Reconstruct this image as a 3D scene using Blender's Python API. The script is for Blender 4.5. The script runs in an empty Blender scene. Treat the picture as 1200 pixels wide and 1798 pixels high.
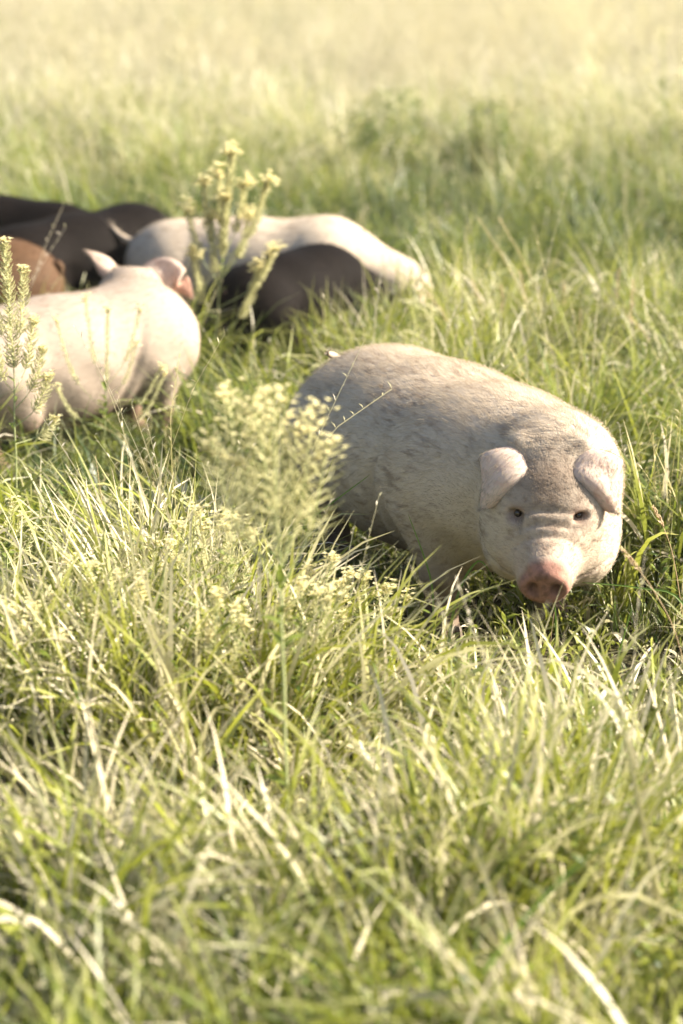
import bpy, math, random
import numpy as np
from mathutils import Vector, Matrix, Euler

random.seed(7)
RNG = np.random.default_rng(7)
rad = math.radians
scene = bpy.context.scene
COL = scene.collection

# ------------------------------------------------------------------ camera
CAM_H, TILT, FPX = 2.5, rad(15.1), 85 / 36 * 1798.0
cam_d = bpy.data.cameras.new('camera')
cam = bpy.data.objects.new('camera', cam_d); COL.objects.link(cam)
cam.location = (0, 0, CAM_H)
cam.rotation_euler = (rad(90) - TILT, 0, 0)
cam_d.sensor_fit = 'VERTICAL'; cam_d.sensor_height = 36; cam_d.sensor_width = 24
cam_d.lens = 85
cam_d.clip_start = 0.1; cam_d.clip_end = 5000
cam_d.dof.use_dof = True
cam_d.dof.focus_distance = 7.75
cam_d.dof.aperture_fstop = 1.7
scene.camera = cam

# ------------------------------------------------------------------ sky, sun, exposure
SUN_DIR = Vector((0.84, 0.10, 0.53)).normalized()        # from the ground towards the sun
sun_el = math.asin(SUN_DIR.z)
sun_az = math.atan2(SUN_DIR.x, SUN_DIR.y)                 # clockwise from +Y
world = bpy.data.worlds.new('World'); scene.world = world
world.use_nodes = True
wn = world.node_tree.nodes; wl = world.node_tree.links
bg = wn['Background']
sky = wn.new('ShaderNodeTexSky'); sky.sky_type = 'NISHITA'; sky.sun_disc = False
sky.sun_elevation = sun_el; sky.sun_rotation = sun_az
sky.dust_density = 2.5; sky.air_density = 1.0; sky.ozone_density = 0.6
wl.new(sky.outputs[0], bg.inputs[0]); bg.inputs[1].default_value = 0.06
sun_d = bpy.data.lights.new('sun', 'SUN'); sun_d.energy = 5.0; sun_d.angle = rad(0.6)
sun_d.color = (1.0, 0.90, 0.74)
sun = bpy.data.objects.new('sun', sun_d); COL.objects.link(sun)
sun.rotation_euler = SUN_DIR.to_track_quat('Z', 'Y').to_euler()
vs = scene.view_settings
vs.view_transform = 'Standard'; vs.look = 'None'; vs.gamma = 1.0; vs.use_curve_mapping = False
vs.exposure = 1.97
scene.cycles.max_bounces = 8
scene.cycles.diffuse_bounces = 2
scene.cycles.glossy_bounces = 2
scene.cycles.transmission_bounces = 5
scene.cycles.volume_bounces = 0
scene.cycles.use_denoising = True
scene.cycles.sample_clamp_indirect = 4.0

# ------------------------------------------------------------------ photo pixel -> place
CT, ST = math.cos(TILT), math.sin(TILT)
def ray(px, py):
    a = (px - 600) / FPX; b = (899 - py) / FPX
    return np.array((a, CT + b * ST, -ST + b * CT))
def ground(px, py, z=0.0):
    d = ray(px, py); t = (z - CAM_H) / d[2]
    return np.array((d[0] * t, d[1] * t, z))
def at_depth(px, py, Y):
    d = ray(px, py); t = Y / d[1]
    return np.array((d[0] * t, Y, CAM_H + d[2] * t))

# ------------------------------------------------------------------ noise on the ground plan
_tab = RNG.random((256, 256))
def vnoise(x, y, s):
    x = np.asarray(x, float) / s + 500.3; y = np.asarray(y, float) / s + 500.7
    xi = np.floor(x).astype(int); yi = np.floor(y).astype(int)
    fx = x - xi; fy = y - yi
    fx = fx * fx * (3 - 2 * fx); fy = fy * fy * (3 - 2 * fy)
    T = lambda a, b: _tab[a % 256, b % 256]
    return (T(xi, yi) * (1 - fx) + T(xi + 1, yi) * fx) * (1 - fy) + (T(xi, yi + 1) * (1 - fx) + T(xi + 1, yi + 1) * fx) * fy
def ground_z(x, y):
    return 0.10 * (vnoise(x, y, 1.9) - 0.5) + 0.05 * (vnoise(x, y, 0.6) - 0.5)

# ------------------------------------------------------------------ materials
def new_mat(name):
    m = bpy.data.materials.new(name); m.use_nodes = True
    nt = m.node_tree; nt.nodes.clear()
    return m, nt, nt.nodes, nt.links
def nd(nt, typ, **kw):
    n = nt.nodes.new(typ)
    for k, v in kw.items(): setattr(n, k, v)
    return n
def mixc(nt, fac, a, b, blend='MIX'):
    n = nt.nodes.new('ShaderNodeMix'); n.data_type = 'RGBA'; n.blend_type = blend
    for s, v in ((n.inputs[0], fac), (n.inputs[6], a), (n.inputs[7], b)):
        if hasattr(v, 'is_output'): nt.links.new(v, s)
        else: s.default_value = v if not isinstance(v, tuple) else (*v, 1) if len(v) == 3 else v
    return n.outputs[2]
def ramp(nt, val, stops):
    n = nt.nodes.new('ShaderNodeMapRange'); n.inputs[1].default_value = stops[0]; n.inputs[2].default_value = stops[1]
    n.interpolation_type = 'SMOOTHSTEP'
    nt.links.new(val, n.inputs[0]); return n.outputs[0]
def attr(nt, name, typ='GEOMETRY', out='Fac'):
    n = nt.nodes.new('ShaderNodeAttribute'); n.attribute_name = name; n.attribute_type = typ
    return n.outputs[out]
def noise(nt, vec, scale, detail=3, rough=0.55):
    n = nt.nodes.new('ShaderNodeTexNoise'); n.inputs['Scale'].default_value = scale
    n.inputs['Detail'].default_value = detail; n.inputs['Roughness'].default_value = rough
    if vec is not None: nt.links.new(vec, n.inputs['Vector'])
    return n.outputs['Fac']
def math_(nt, op, a, b=None):
    n = nt.nodes.new('ShaderNodeMath'); n.operation = op
    for s, v in zip(n.inputs, (a, b)):
        if v is None: continue
        if hasattr(v, 'is_output'): nt.links.new(v, s)
        else: s.default_value = v
    return n.outputs[0]

def leafy(nt, color, trans_col, trans=0.45, rough=0.45, spec=0.5):
    p = nt.nodes.new('ShaderNodeBsdfPrincipled')
    p.inputs['Roughness'].default_value = rough
    p.inputs['Specular IOR Level'].default_value = spec
    nt.links.new(color, p.inputs['Base Color'])
    t = nt.nodes.new('ShaderNodeBsdfTranslucent'); nt.links.new(trans_col, t.inputs[0])
    mx = nt.nodes.new('ShaderNodeMixShader'); mx.inputs[0].default_value = trans
    nt.links.new(p.outputs[0], mx.inputs[1]); nt.links.new(t.outputs[0], mx.inputs[2])
    o = nt.nodes.new('ShaderNodeOutputMaterial'); nt.links.new(mx.outputs[0], o.inputs[0])

def grass_mat(name, base, fresh, dry, trans=0.45, rough=0.42):
    """base/fresh: two greens that vary from blade to blade, dry: straw; drier far out in the field, that straw also painting in distance haze"""
    m, nt, N, L = new_mat(name)
    tint = attr(nt, 'tint'); t = attr(nt, 'along'); dryf = attr(nt, 'dry')
    geo = nd(nt, 'ShaderNodeNewGeometry')
    pos = geo.outputs['Position']
    green = mixc(nt, tint, base, fresh)
    tipdry = math_(nt, 'MULTIPLY', ramp(nt, t, (0.6, 1.0)), 0.32)
    fd = math_(nt, 'MAXIMUM', dryf, tipdry)
    c = mixc(nt, fd, green, dry)
    mott = noise(nt, pos, 160, 2)
    c = mixc(nt, math_(nt, 'MULTIPLY', mott, 0.22), c, (0.03, 0.04, 0.012))
    tc = mixc(nt, 0.25, c, (0.75, 0.78, 0.15), 'MIX')
    leafy(nt, c, tc, trans, rough, 0.28)
    return m

def plain_mat(name, col, rough=0.6, trans=0.0, var=0.2, scale=40, spec=0.4):
    m, nt, N, L = new_mat(name)
    geo = nd(nt, 'ShaderNodeNewGeometry')
    n = noise(nt, geo.outputs['Position'], scale, 3)
    dark = tuple(c * (1 - var) for c in col); lite = tuple(min(1, c * (1 + var)) for c in col)
    c = mixc(nt, n, dark, lite)
    if trans:
        leafy(nt, c, c, trans, rough, spec)
    else:
        p = N.new('ShaderNodeBsdfPrincipled'); p.inputs['Roughness'].default_value = rough
        p.inputs['Specular IOR Level'].default_value = spec
        L.new(c, p.inputs['Base Color'])
        o = N.new('ShaderNodeOutputMaterial'); L.new(p.outputs[0], o.inputs[0])
    return m

def pig_mat(name, pale, dirt, skin, mud_shade, dirt_amt=0.5, sss=0.0, spec=0.15):
    m, nt, N, L = new_mat(name)
    tc = nd(nt, 'ShaderNodeTexCoord')
    mp = nd(nt, 'ShaderNodeMapping'); L.new(tc.outputs['Object'], mp.inputs[0])
    mp.inputs['Rotation'].default_value = (0, rad(-38), 0)
    mp.inputs['Scale'].default_value = (8, 40, 48)
    streak = noise(nt, mp.outputs[0], 1.0, 4, 0.65)
    mp2 = nd(nt, 'ShaderNodeMapping'); L.new(tc.outputs['Object'], mp2.inputs[0])
    mp2.inputs['Rotation'].default_value = (0, rad(-38), 0)
    mp2.inputs['Scale'].default_value = (28, 130, 170)
    fine = noise(nt, mp2.outputs[0], 1.0, 3, 0.7)
    blot = noise(nt, tc.outputs['Object'], 4.2, 3, 0.6)
    blot2 = noise(nt, tc.outputs['Object'], 18, 3, 0.6)
    f = math_(nt, 'MULTIPLY', ramp(nt, streak, (0.42, 0.70)), ramp(nt, blot, (0.36, 0.60)))
    f = math_(nt, 'MULTIPLY', math_(nt, 'ADD', math_(nt, 'MULTIPLY', f, 0.85), math_(nt, 'MULTIPLY', ramp(nt, fine, (0.45, 0.75)), 0.30)), dirt_amt)
    c = mixc(nt, f, pale, dirt)
    c = mixc(nt, math_(nt, 'MULTIPLY', ramp(nt, blot2, (0.55, 0.75)), 0.18), c, dirt)
    sk = mixc(nt, math_(nt, 'MULTIPLY', ramp(nt, noise(nt, tc.outputs['Object'], 30, 4, 0.65), (0.40, 0.68)), 0.75), skin, tuple(v * 0.38 for v in skin))
    c = mixc(nt, attr(nt, 'pink'), c, sk)
    mud_shade_f = math_(nt, 'MULTIPLY', attr(nt, 'mud_shade'), math_(nt, 'ADD', 0.55, math_(nt, 'MULTIPLY', blot2, 0.7)))  # mud on legs and belly, plus shade painted there and on the forehead
    mud_shade_f = math_(nt, 'MINIMUM', mud_shade_f, 1.0)
    c = mixc(nt, mud_shade_f, c, mud_shade)
    c = mixc(nt, attr(nt, 'dark'), c, (0.02, 0.012, 0.010))
    p = N.new('ShaderNodeBsdfPrincipled')
    L.new(c, p.inputs['Base Color'])
    p.inputs['Roughness'].default_value = 0.72
    p.inputs['Specular IOR Level'].default_value = spec
    if sss:
        p.inputs['Subsurface Weight'].default_value = sss
        p.inputs['Subsurface Radius'].default_value = (1.0, 0.35, 0.2)
        p.inputs['Subsurface Scale'].default_value = 0.012
    bmp = nd(nt, 'ShaderNodeBump'); bmp.inputs['Strength'].default_value = 0.5; bmp.inputs['Distance'].default_value = 0.004
    L.new(math_(nt, 'ADD', fine, math_(nt, 'MULTIPLY', blot2, 0.6)), bmp.inputs['Height'])
    L.new(bmp.outputs[0], p.inputs['Normal'])
    o = N.new('ShaderNodeOutputMaterial'); L.new(p.outputs[0], o.inputs[0])
    return m

def ear_mat(name, pale, skin):
    m, nt, N, L = new_mat(name)
    tc = nd(nt, 'ShaderNodeTexCoord')
    n = noise(nt, tc.outputs['Object'], 35, 4, 0.6)
    c = mixc(nt, math_(nt, 'MULTIPLY', ramp(nt, n, (0.45, 0.7)), 0.35), pale, skin)
    c = mixc(nt, math_(nt, 'MULTIPLY', attr(nt, 'pink'), 0.9), c, skin)
    tcol = mixc(nt, 0.55, c, (0.85, 0.30, 0.10))
    leafy(nt, c, tcol, 0.28, 0.7, 0.2)
    return m

def hair_mat(name, light, dark):
    m, nt, N, L = new_mat(name)
    hi = nd(nt, 'ShaderNodeHairInfo')
    tc = nd(nt, 'ShaderNodeTexCoord')
    mp = nd(nt, 'ShaderNodeMapping'); L.new(tc.outputs['Object'], mp.inputs[0])
    mp.inputs['Rotation'].default_value = (0, rad(-38), 0); mp.inputs['Scale'].default_value = (8, 40, 48)
    f = math_(nt, 'MULTIPLY', ramp(nt, noise(nt, mp.outputs[0], 1.0, 4, 0.65), (0.42, 0.66)), ramp(nt, noise(nt, tc.outputs['Object'], 4.2, 3, 0.6), (0.34, 0.58)))
    f = math_(nt, 'MAXIMUM', f, math_(nt, 'MULTIPLY', ramp(nt, hi.outputs['Random'], (0.6, 1.0)), 0.8))
    c = mixc(nt, f, light, dark)
    c = mixc(nt, attr(nt, 'grime'), c, tuple(v * 0.5 for v in dark))  # bristles darken with the mud and the painted forehead shade
    p = N.new('ShaderNodeBsdfPrincipled'); L.new(c, p.inputs['Base Color'])
    p.inputs['Roughness'].default_value = 0.6; p.inputs['Specular IOR Level'].default_value = 0.2
    t = nt.nodes.new('ShaderNodeBsdfTranslucent'); L.new(c, t.inputs[0])
    mx = nt.nodes.new('ShaderNodeMixShader'); mx.inputs[0].default_value = 0.35
    L.new(p.outputs[0], mx.inputs[1]); L.new(t.outputs[0], mx.inputs[2])
    o = N.new('ShaderNodeOutputMaterial'); L.new(mx.outputs[0], o.inputs[0])
    return m

M = {}
M['broad'] = grass_mat('broad_grass', (0.026, 0.066, 0.011), (0.270, 0.295, 0.026), (0.70, 0.62, 0.48), 0.34, 0.40)
M['fine'] = grass_mat('fine_grass', (0.022, 0.066, 0.016), (0.150, 0.222, 0.036), (0.66, 0.60, 0.50), 0.36, 0.42)
M['straw'] = grass_mat('straw_stalks', (0.46, 0.40, 0.22), (0.56, 0.49, 0.30), (0.66, 0.60, 0.51), 0.35)
M['herb'] = grass_mat('herb_leaves', (0.024, 0.066, 0.016), (0.200, 0.250, 0.036), (0.50, 0.48, 0.20), 0.36)
M['stem'] = plain_mat('weed_stem', (0.42, 0.46, 0.22), 0.55, 0.2, 0.2)
M['pod'] = plain_mat('weed_pods', (0.70, 0.68, 0.40), 0.5, 0.45, 0.15, 60)
M['wleaf'] = plain_mat('weed_leaf', (0.19, 0.24, 0.045), 0.5, 0.4, 0.35, 50)
M['petal'] = plain_mat('weed_petals', (0.80, 0.74, 0.44), 0.6, 0.5, 0.12, 80)
M['bud'] = plain_mat('weed_buds', (0.58, 0.56, 0.20), 0.6, 0.35, 0.2, 90)
M['blade'] = plain_mat('single_blade', (0.16, 0.27, 0.05), 0.4, 0.45, 0.3, 25)
M['paleblade'] = plain_mat('pale_blade', (0.46, 0.43, 0.22), 0.65, 0.4, 0.2, 25, 0.2)
M['seed'] = plain_mat('seed_head', (0.62, 0.48, 0.30), 0.6, 0.35, 0.2, 90)
M['hoof'] = plain_mat('hoof_horn', (0.10, 0.075, 0.055), 0.6)
M['eye'] = plain_mat('eye_dark', (0.018, 0.010, 0.008), 0.12, 0, 0.1, 40, 0.6)
PINK = (0.31, 0.155, 0.118)
M['pig_white'] = pig_mat('pale_pig_hide', (0.48, 0.40, 0.312), (0.19, 0.145, 0.11), PINK, (0.09, 0.058, 0.040), 0.80)
M['pig_pink'] = pig_mat('pinkish_pig_hide', (0.32, 0.262, 0.213), (0.19, 0.145, 0.115), (0.62, 0.36, 0.29), (0.16, 0.10, 0.07), 0.35)
M['pig_black'] = pig_mat('black_pig_hide', (0.0050, 0.0036, 0.0032), (0.014, 0.010, 0.008), (0.012, 0.022, 0.020), (0.06, 0.04, 0.03), 0.4, spec=0.05)
M['pig_brown'] = pig_mat('brown_pig_hide', (0.082, 0.043, 0.021), (0.035, 0.022, 0.012), (0.20, 0.10, 0.07), (0.06, 0.035, 0.02), 0.5)
M['ear_white'] = ear_mat('pale_pig_ear', (0.66, 0.545, 0.46), (0.50, 0.28, 0.20))
M['ear_black'] = plain_mat('black_pig_ear', (0.024, 0.020, 0.019), 0.7)
M['ear_brown'] = plain_mat('brown_pig_ear', (0.16, 0.065, 0.025), 0.7)
M['hair_white'] = hair_mat('pale_bristle', (0.54, 0.46, 0.355), (0.28, 0.215, 0.155))
M['hair_pink'] = hair_mat('fair_bristle', (0.34, 0.275, 0.22), (0.22, 0.17, 0.13))
M['hair_black'] = hair_mat('black_bristle', (0.004, 0.003, 0.0027), (0.018, 0.013, 0.010))
M['hair_brown'] = hair_mat('brown_bristle', (0.135, 0.072, 0.034), (0.045, 0.024, 0.013))

def ground_mat():
    m, nt, N, L = new_mat('meadow_soil')
    geo = nd(nt, 'ShaderNodeNewGeometry'); pos = geo.outputs['Position']
    a = noise(nt, pos, 3.0, 5); b = noise(nt, pos, 40, 4)
    c = mixc(nt, a, (0.032, 0.026, 0.014), (0.050, 0.050, 0.020))
    c = mixc(nt, ramp(nt, b, (0.45, 0.75)), c, (0.09, 0.075, 0.04))
    sep = nd(nt, 'ShaderNodeSeparateXYZ'); L.new(pos, sep.inputs[0])
    c = mixc(nt, math_(nt, 'MULTIPLY', ramp(nt, sep.outputs[1], (14, 60)), 0.75), c, (0.36, 0.33, 0.15))
    p = N.new('ShaderNodeBsdfPrincipled'); p.inputs['Roughness'].default_value = 0.95
    p.inputs['Specular IOR Level'].default_value = 0.1
    L.new(c, p.inputs['Base Color'])
    bm = nd(nt, 'ShaderNodeBump'); bm.inputs['Distance'].default_value = 0.03; L.new(b, bm.inputs['Height']); L.new(bm.outputs[0], p.inputs['Normal'])
    o = N.new('ShaderNodeOutputMaterial'); L.new(p.outputs[0], o.inputs[0])
    return m
M['ground'] = ground_mat()

# ------------------------------------------------------------------ object helpers
def tag(o, label=None, cat=None, group=None, kind=None):
    if label: o['label'] = label
    if cat: o['category'] = cat
    if group: o['group'] = group
    if kind: o['kind'] = kind
    return o
def mesh_from(name, V, F, mat, smooth=True, attrs=None):
    me = bpy.data.meshes.new(name)
    V = np.asarray(V, np.float32)
    if isinstance(F, np.ndarray):
        nf, k = F.shape
        me.vertices.add(len(V)); me.vertices.foreach_set('co', V.ravel())
        me.loops.add(nf * k); me.loops.foreach_set('vertex_index', F.astype(np.int32).ravel())
        me.polygons.add(nf); me.polygons.foreach_set('loop_start', np.arange(0, nf * k, k, dtype=np.int32))
        me.update(calc_edges=True)
    else:
        me.from_pydata([tuple(map(float, v)) for v in V], [], F)
    if smooth: me.polygons.foreach_set('use_smooth', np.ones(len(me.polygons), bool))
    for k, v in (attrs or {}).items():
        a = me.attributes.new(k, 'FLOAT', 'POINT'); a.data.foreach_set('value', np.asarray(v, np.float32))
    if mat: me.materials.append(mat)
    me.update()
    return me
def put(name, me, parent=None, loc=(0, 0, 0), rot=(0, 0, 0)):
    o = bpy.data.objects.new(name, me); COL.objects.link(o)
    o.location = loc; o.rotation_euler = rot
    if parent is not None: o.parent = parent
    return o
class MB:
    """collects ribbons, tubes and leaves into one mesh"""
    def __init__(s): s.V = []; s.F = []; s.tint = []; s.along = []; s.n = 0
    def grid(s, P, tint=0.5, along=None, close=False):
        P = np.asarray(P); a, b = P.shape[:2]
        s.V.append(P.reshape(-1, 3)); s.tint.append(np.full(a * b, tint))
        al = np.linspace(0, 1, a) if along is None else np.asarray(along)
        s.along.append(np.repeat(al, b))
        for i in range(a - 1):
            for j in range(b if close else b - 1):
                k = (j + 1) % b
                s.F.append((s.n + i * b + j, s.n + i * b + k, s.n + (i + 1) * b + k, s.n + (i + 1) * b + j))
        s.n += a * b
    def tube(s, pts, radii, sides=5, tint=0.5):
        pts = np.asarray(pts, float); n = len(pts)
        tan = np.gradient(pts, axis=0); tan /= np.linalg.norm(tan, axis=1)[:, None] + 1e-9
        ref = np.array((0.31, 0.95, 0.05)); R = []
        for i in range(n):
            u = np.cross(tan[i], ref); u /= np.linalg.norm(u) + 1e-9; w = np.cross(tan[i], u)
            ph = np.linspace(0, 2 * math.pi, sides, endpoint=False)
            R.append(pts[i] + radii[i] * (np.cos(ph)[:, None] * u + np.sin(ph)[:, None] * w))
        s.grid(R, tint, close=True)
    def blade(s, pts, width, az=None, tint=0.5, fold=0.25, prof=None, twist=0.0, side=None):
        pts = np.asarray(pts, float); n = len(pts)
        tan = np.gradient(pts, axis=0); tan /= np.linalg.norm(tan, axis=1)[:, None] + 1e-9
        side = np.array((-math.sin(az), math.cos(az), 0.0)) if side is None else np.asarray(side, float)
        t = np.linspace(0, 1, n)
        w = width * (prof(t) if prof else (np.clip(1 - t, 0, 1) ** 0.6) * (0.55 + 0.45 * np.clip(t * 6, 0, 1)))
        R = []
        for i in range(n):
            sd = side - tan[i] * side.dot(tan[i]); sd /= np.linalg.norm(sd) + 1e-9
            nn = np.cross(tan[i], sd); a = twist * t[i]
            s2 = sd * math.cos(a) + nn * math.sin(a); n2 = nn * math.cos(a) - sd * math.sin(a)
            R.append([pts[i] - s2 * w[i] * 0.5 + n2 * w[i] * fold, pts[i], pts[i] + s2 * w[i] * 0.5 + n2 * w[i] * fold])
        s.grid(R, tint)
    def mesh(s, name, mat):
        return mesh_from(name, np.concatenate(s.V), s.F, mat, True,
                         {'tint': np.concatenate(s.tint), 'along': np.concatenate(s.along)})
def arc(base, az, length, lean, bend, n=7, wob=0.0):
    """points of a blade that leaves base leaning by lean and bends further over its length"""
    t = np.linspace(0, 1, n); ds = length / (n - 1)
    p = np.array(base, float); out = [p.copy()]
    for i in range(1, n):
        a = lean + bend * (t[i] ** 1.5)
        z = az + wob * t[i]
        p = p + ds * np.array((math.sin(a) * math.cos(z), math.sin(a) * math.sin(z), math.cos(a)))
        out.append(p.copy())
    return np.array(out)

# ------------------------------------------------------------------ the ground: one sheet to the horizon
def build_ground():
    xs = np.concatenate((np.linspace(-400, -40, 10), np.linspace(-30, -8, 12), np.linspace(-7, 7, 71), np.linspace(8, 30, 12), np.linspace(40, 400, 10)))
    ys = np.concatenate((np.linspace(-400, -20, 8), np.linspace(-8, 2, 8), np.linspace(2.5, 18, 78), np.linspace(20, 100, 30), np.linspace(130, 600, 12)))
    X, Y = np.meshgrid(xs, ys, indexing='ij')
    near = np.clip(1 - (np.hypot(X, Y - 10) - 15) / 30, 0, 1)
    Z = ground_z(X, Y) * near
    a, b = X.shape
    I = np.arange(a * b).reshape(a, b)
    F = np.stack((I[:-1, :-1], I[1:, :-1], I[1:, 1:], I[:-1, 1:]), -1).reshape(-1, 4)
    me = mesh_from('ground', np.stack((X, Y, Z), -1).reshape(-1, 3), F, M['ground'])
    tag(put('ground', me), 'soil of the meadow under the grass', None, None, 'structure')
build_ground()

# ------------------------------------------------------------------ pigs: one smooth body from blended volumes
def _len(p): return np.sqrt((p * p).sum(-1))
def sd_ell(p, c, r):
    q = p - np.float32(c); r = np.asarray(r, np.float32)
    k0 = _len(q / r); k1 = _len(q / (r * r))
    return k0 * (k0 - 1) / (k1 + 1e-6)
def sd_cone(p, a, b, ra, rb):
    a = np.asarray(a, np.float32); b = np.asarray(b, np.float32)
    ba = b - a; pa = p - a
    t = np.clip((pa @ ba) / ba.dot(ba), 0, 1)
    return _len(pa - t[..., None] * ba) - (ra + (rb - ra) * t)
def smin(a, b, k):
    h = np.clip(0.5 + 0.5 * (b - a) / k, 0, 1)
    return b + (a - b) * h - k * h * (1 - h)
def smax(a, b, k): return -smin(-a, -b, k)

def surface_nets(f, lo, hi, h, blk=24):
    lo = np.asarray(lo, float); n = np.ceil((np.asarray(hi) - lo) / h).astype(int) + 1
    F = np.ones(n, np.float32)
    ax = [(lo[i] + h * np.arange(n[i])).astype(np.float32) for i in range(3)]
    for i in range(0, n[0], blk):
        for j in range(0, n[1], blk):
            for k in range(0, n[2], blk):
                sl = (slice(i, i + blk), slice(j, j + blk), slice(k, k + blk))
                xs, ys, zs = ax[0][sl[0]], ax[1][sl[1]], ax[2][sl[2]]
                c = np.array([[xs.mean(), ys.mean(), zs.mean()]], np.float32)
                half = 0.5 * h * math.sqrt(len(xs) ** 2 + len(ys) ** 2 + len(zs) ** 2)
                v = float(f(c)[0])
                if abs(v) > half * 1.25 + 0.06:
                    F[sl] = np.sign(v); continue
                P = np.stack(np.meshgrid(xs, ys, zs, indexing='ij'), -1)
                F[sl] = f(P.reshape(-1, 3)).reshape(P.shape[:3])
    ins = F < 0
    c8 = sum(ins[a:n[0] - 1 + a, b:n[1] - 1 + b, c:n[2] - 1 + c].astype(np.int8) for a in (0, 1) for b in (0, 1) for c in (0, 1))
    act = (c8 > 0) & (c8 < 8)
    idx = -np.ones(act.shape, np.int64); cells = np.argwhere(act); idx[act] = np.arange(len(cells))
    acc = np.zeros((len(cells), 3)); cnt = np.zeros(len(cells))
    corner = [np.array((a, b, c)) for a in (0, 1) for b in (0, 1) for c in (0, 1)]
    for p in range(8):
        for q in range(p + 1, 8):
            d = corner[q] - corner[p]
            if abs(d).sum() != 1: continue
            A = cells + corner[p]; B = cells + corner[q]
            fa = F[A[:, 0], A[:, 1], A[:, 2]]; fb = F[B[:, 0], B[:, 1], B[:, 2]]
            m = (fa < 0) != (fb < 0)
            t = np.where(m, fa / (fa - fb + 1e-12), 0)
            acc[m] += (corner[p] + t[:, None] * d)[m]; cnt[m] += 1
    V = lo + h * (cells + acc / cnt[:, None])
    Q = []
    for axis in range(3):
        u, w = [(1, 2), (2, 0), (0, 1)][axis]
        s0 = [slice(1, n[i] - 1) for i in range(3)]; s1 = list(s0)
        s0[axis] = slice(0, n[axis] - 1); s1[axis] = slice(1, n[axis])
        a_, b_ = ins[tuple(s0)], ins[tuple(s1)]
        e = np.argwhere(a_ != b_)
        flip = b_[tuple(e.T)]
        g = e + np.array([0 if i == axis else 1 for i in range(3)])
        du = np.zeros(3, int); du[u] = 1; dw = np.zeros(3, int); dw[w] = 1
        q = np.stack([idx[tuple((g - x).T)] for x in (du * 0, du, du + dw, dw)], 1)
        q[flip] = q[flip][:, ::-1]
        Q.append(q)
    return V, np.concatenate(Q)
def settle(f, V, steps=3, e=0.002):
    V = V.astype(np.float32); G = None
    for _ in range(steps):
        v = f(V)
        G = np.stack([f(V + np.float32(np.eye(3)[i] * e)) - f(V - np.float32(np.eye(3)[i] * e)) for i in range(3)], -1)
        G /= _len(G)[:, None] + 1e-9
        V = V - G * np.clip(v, -0.01, 0.01)[:, None] * 0.8
    return V, G

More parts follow.
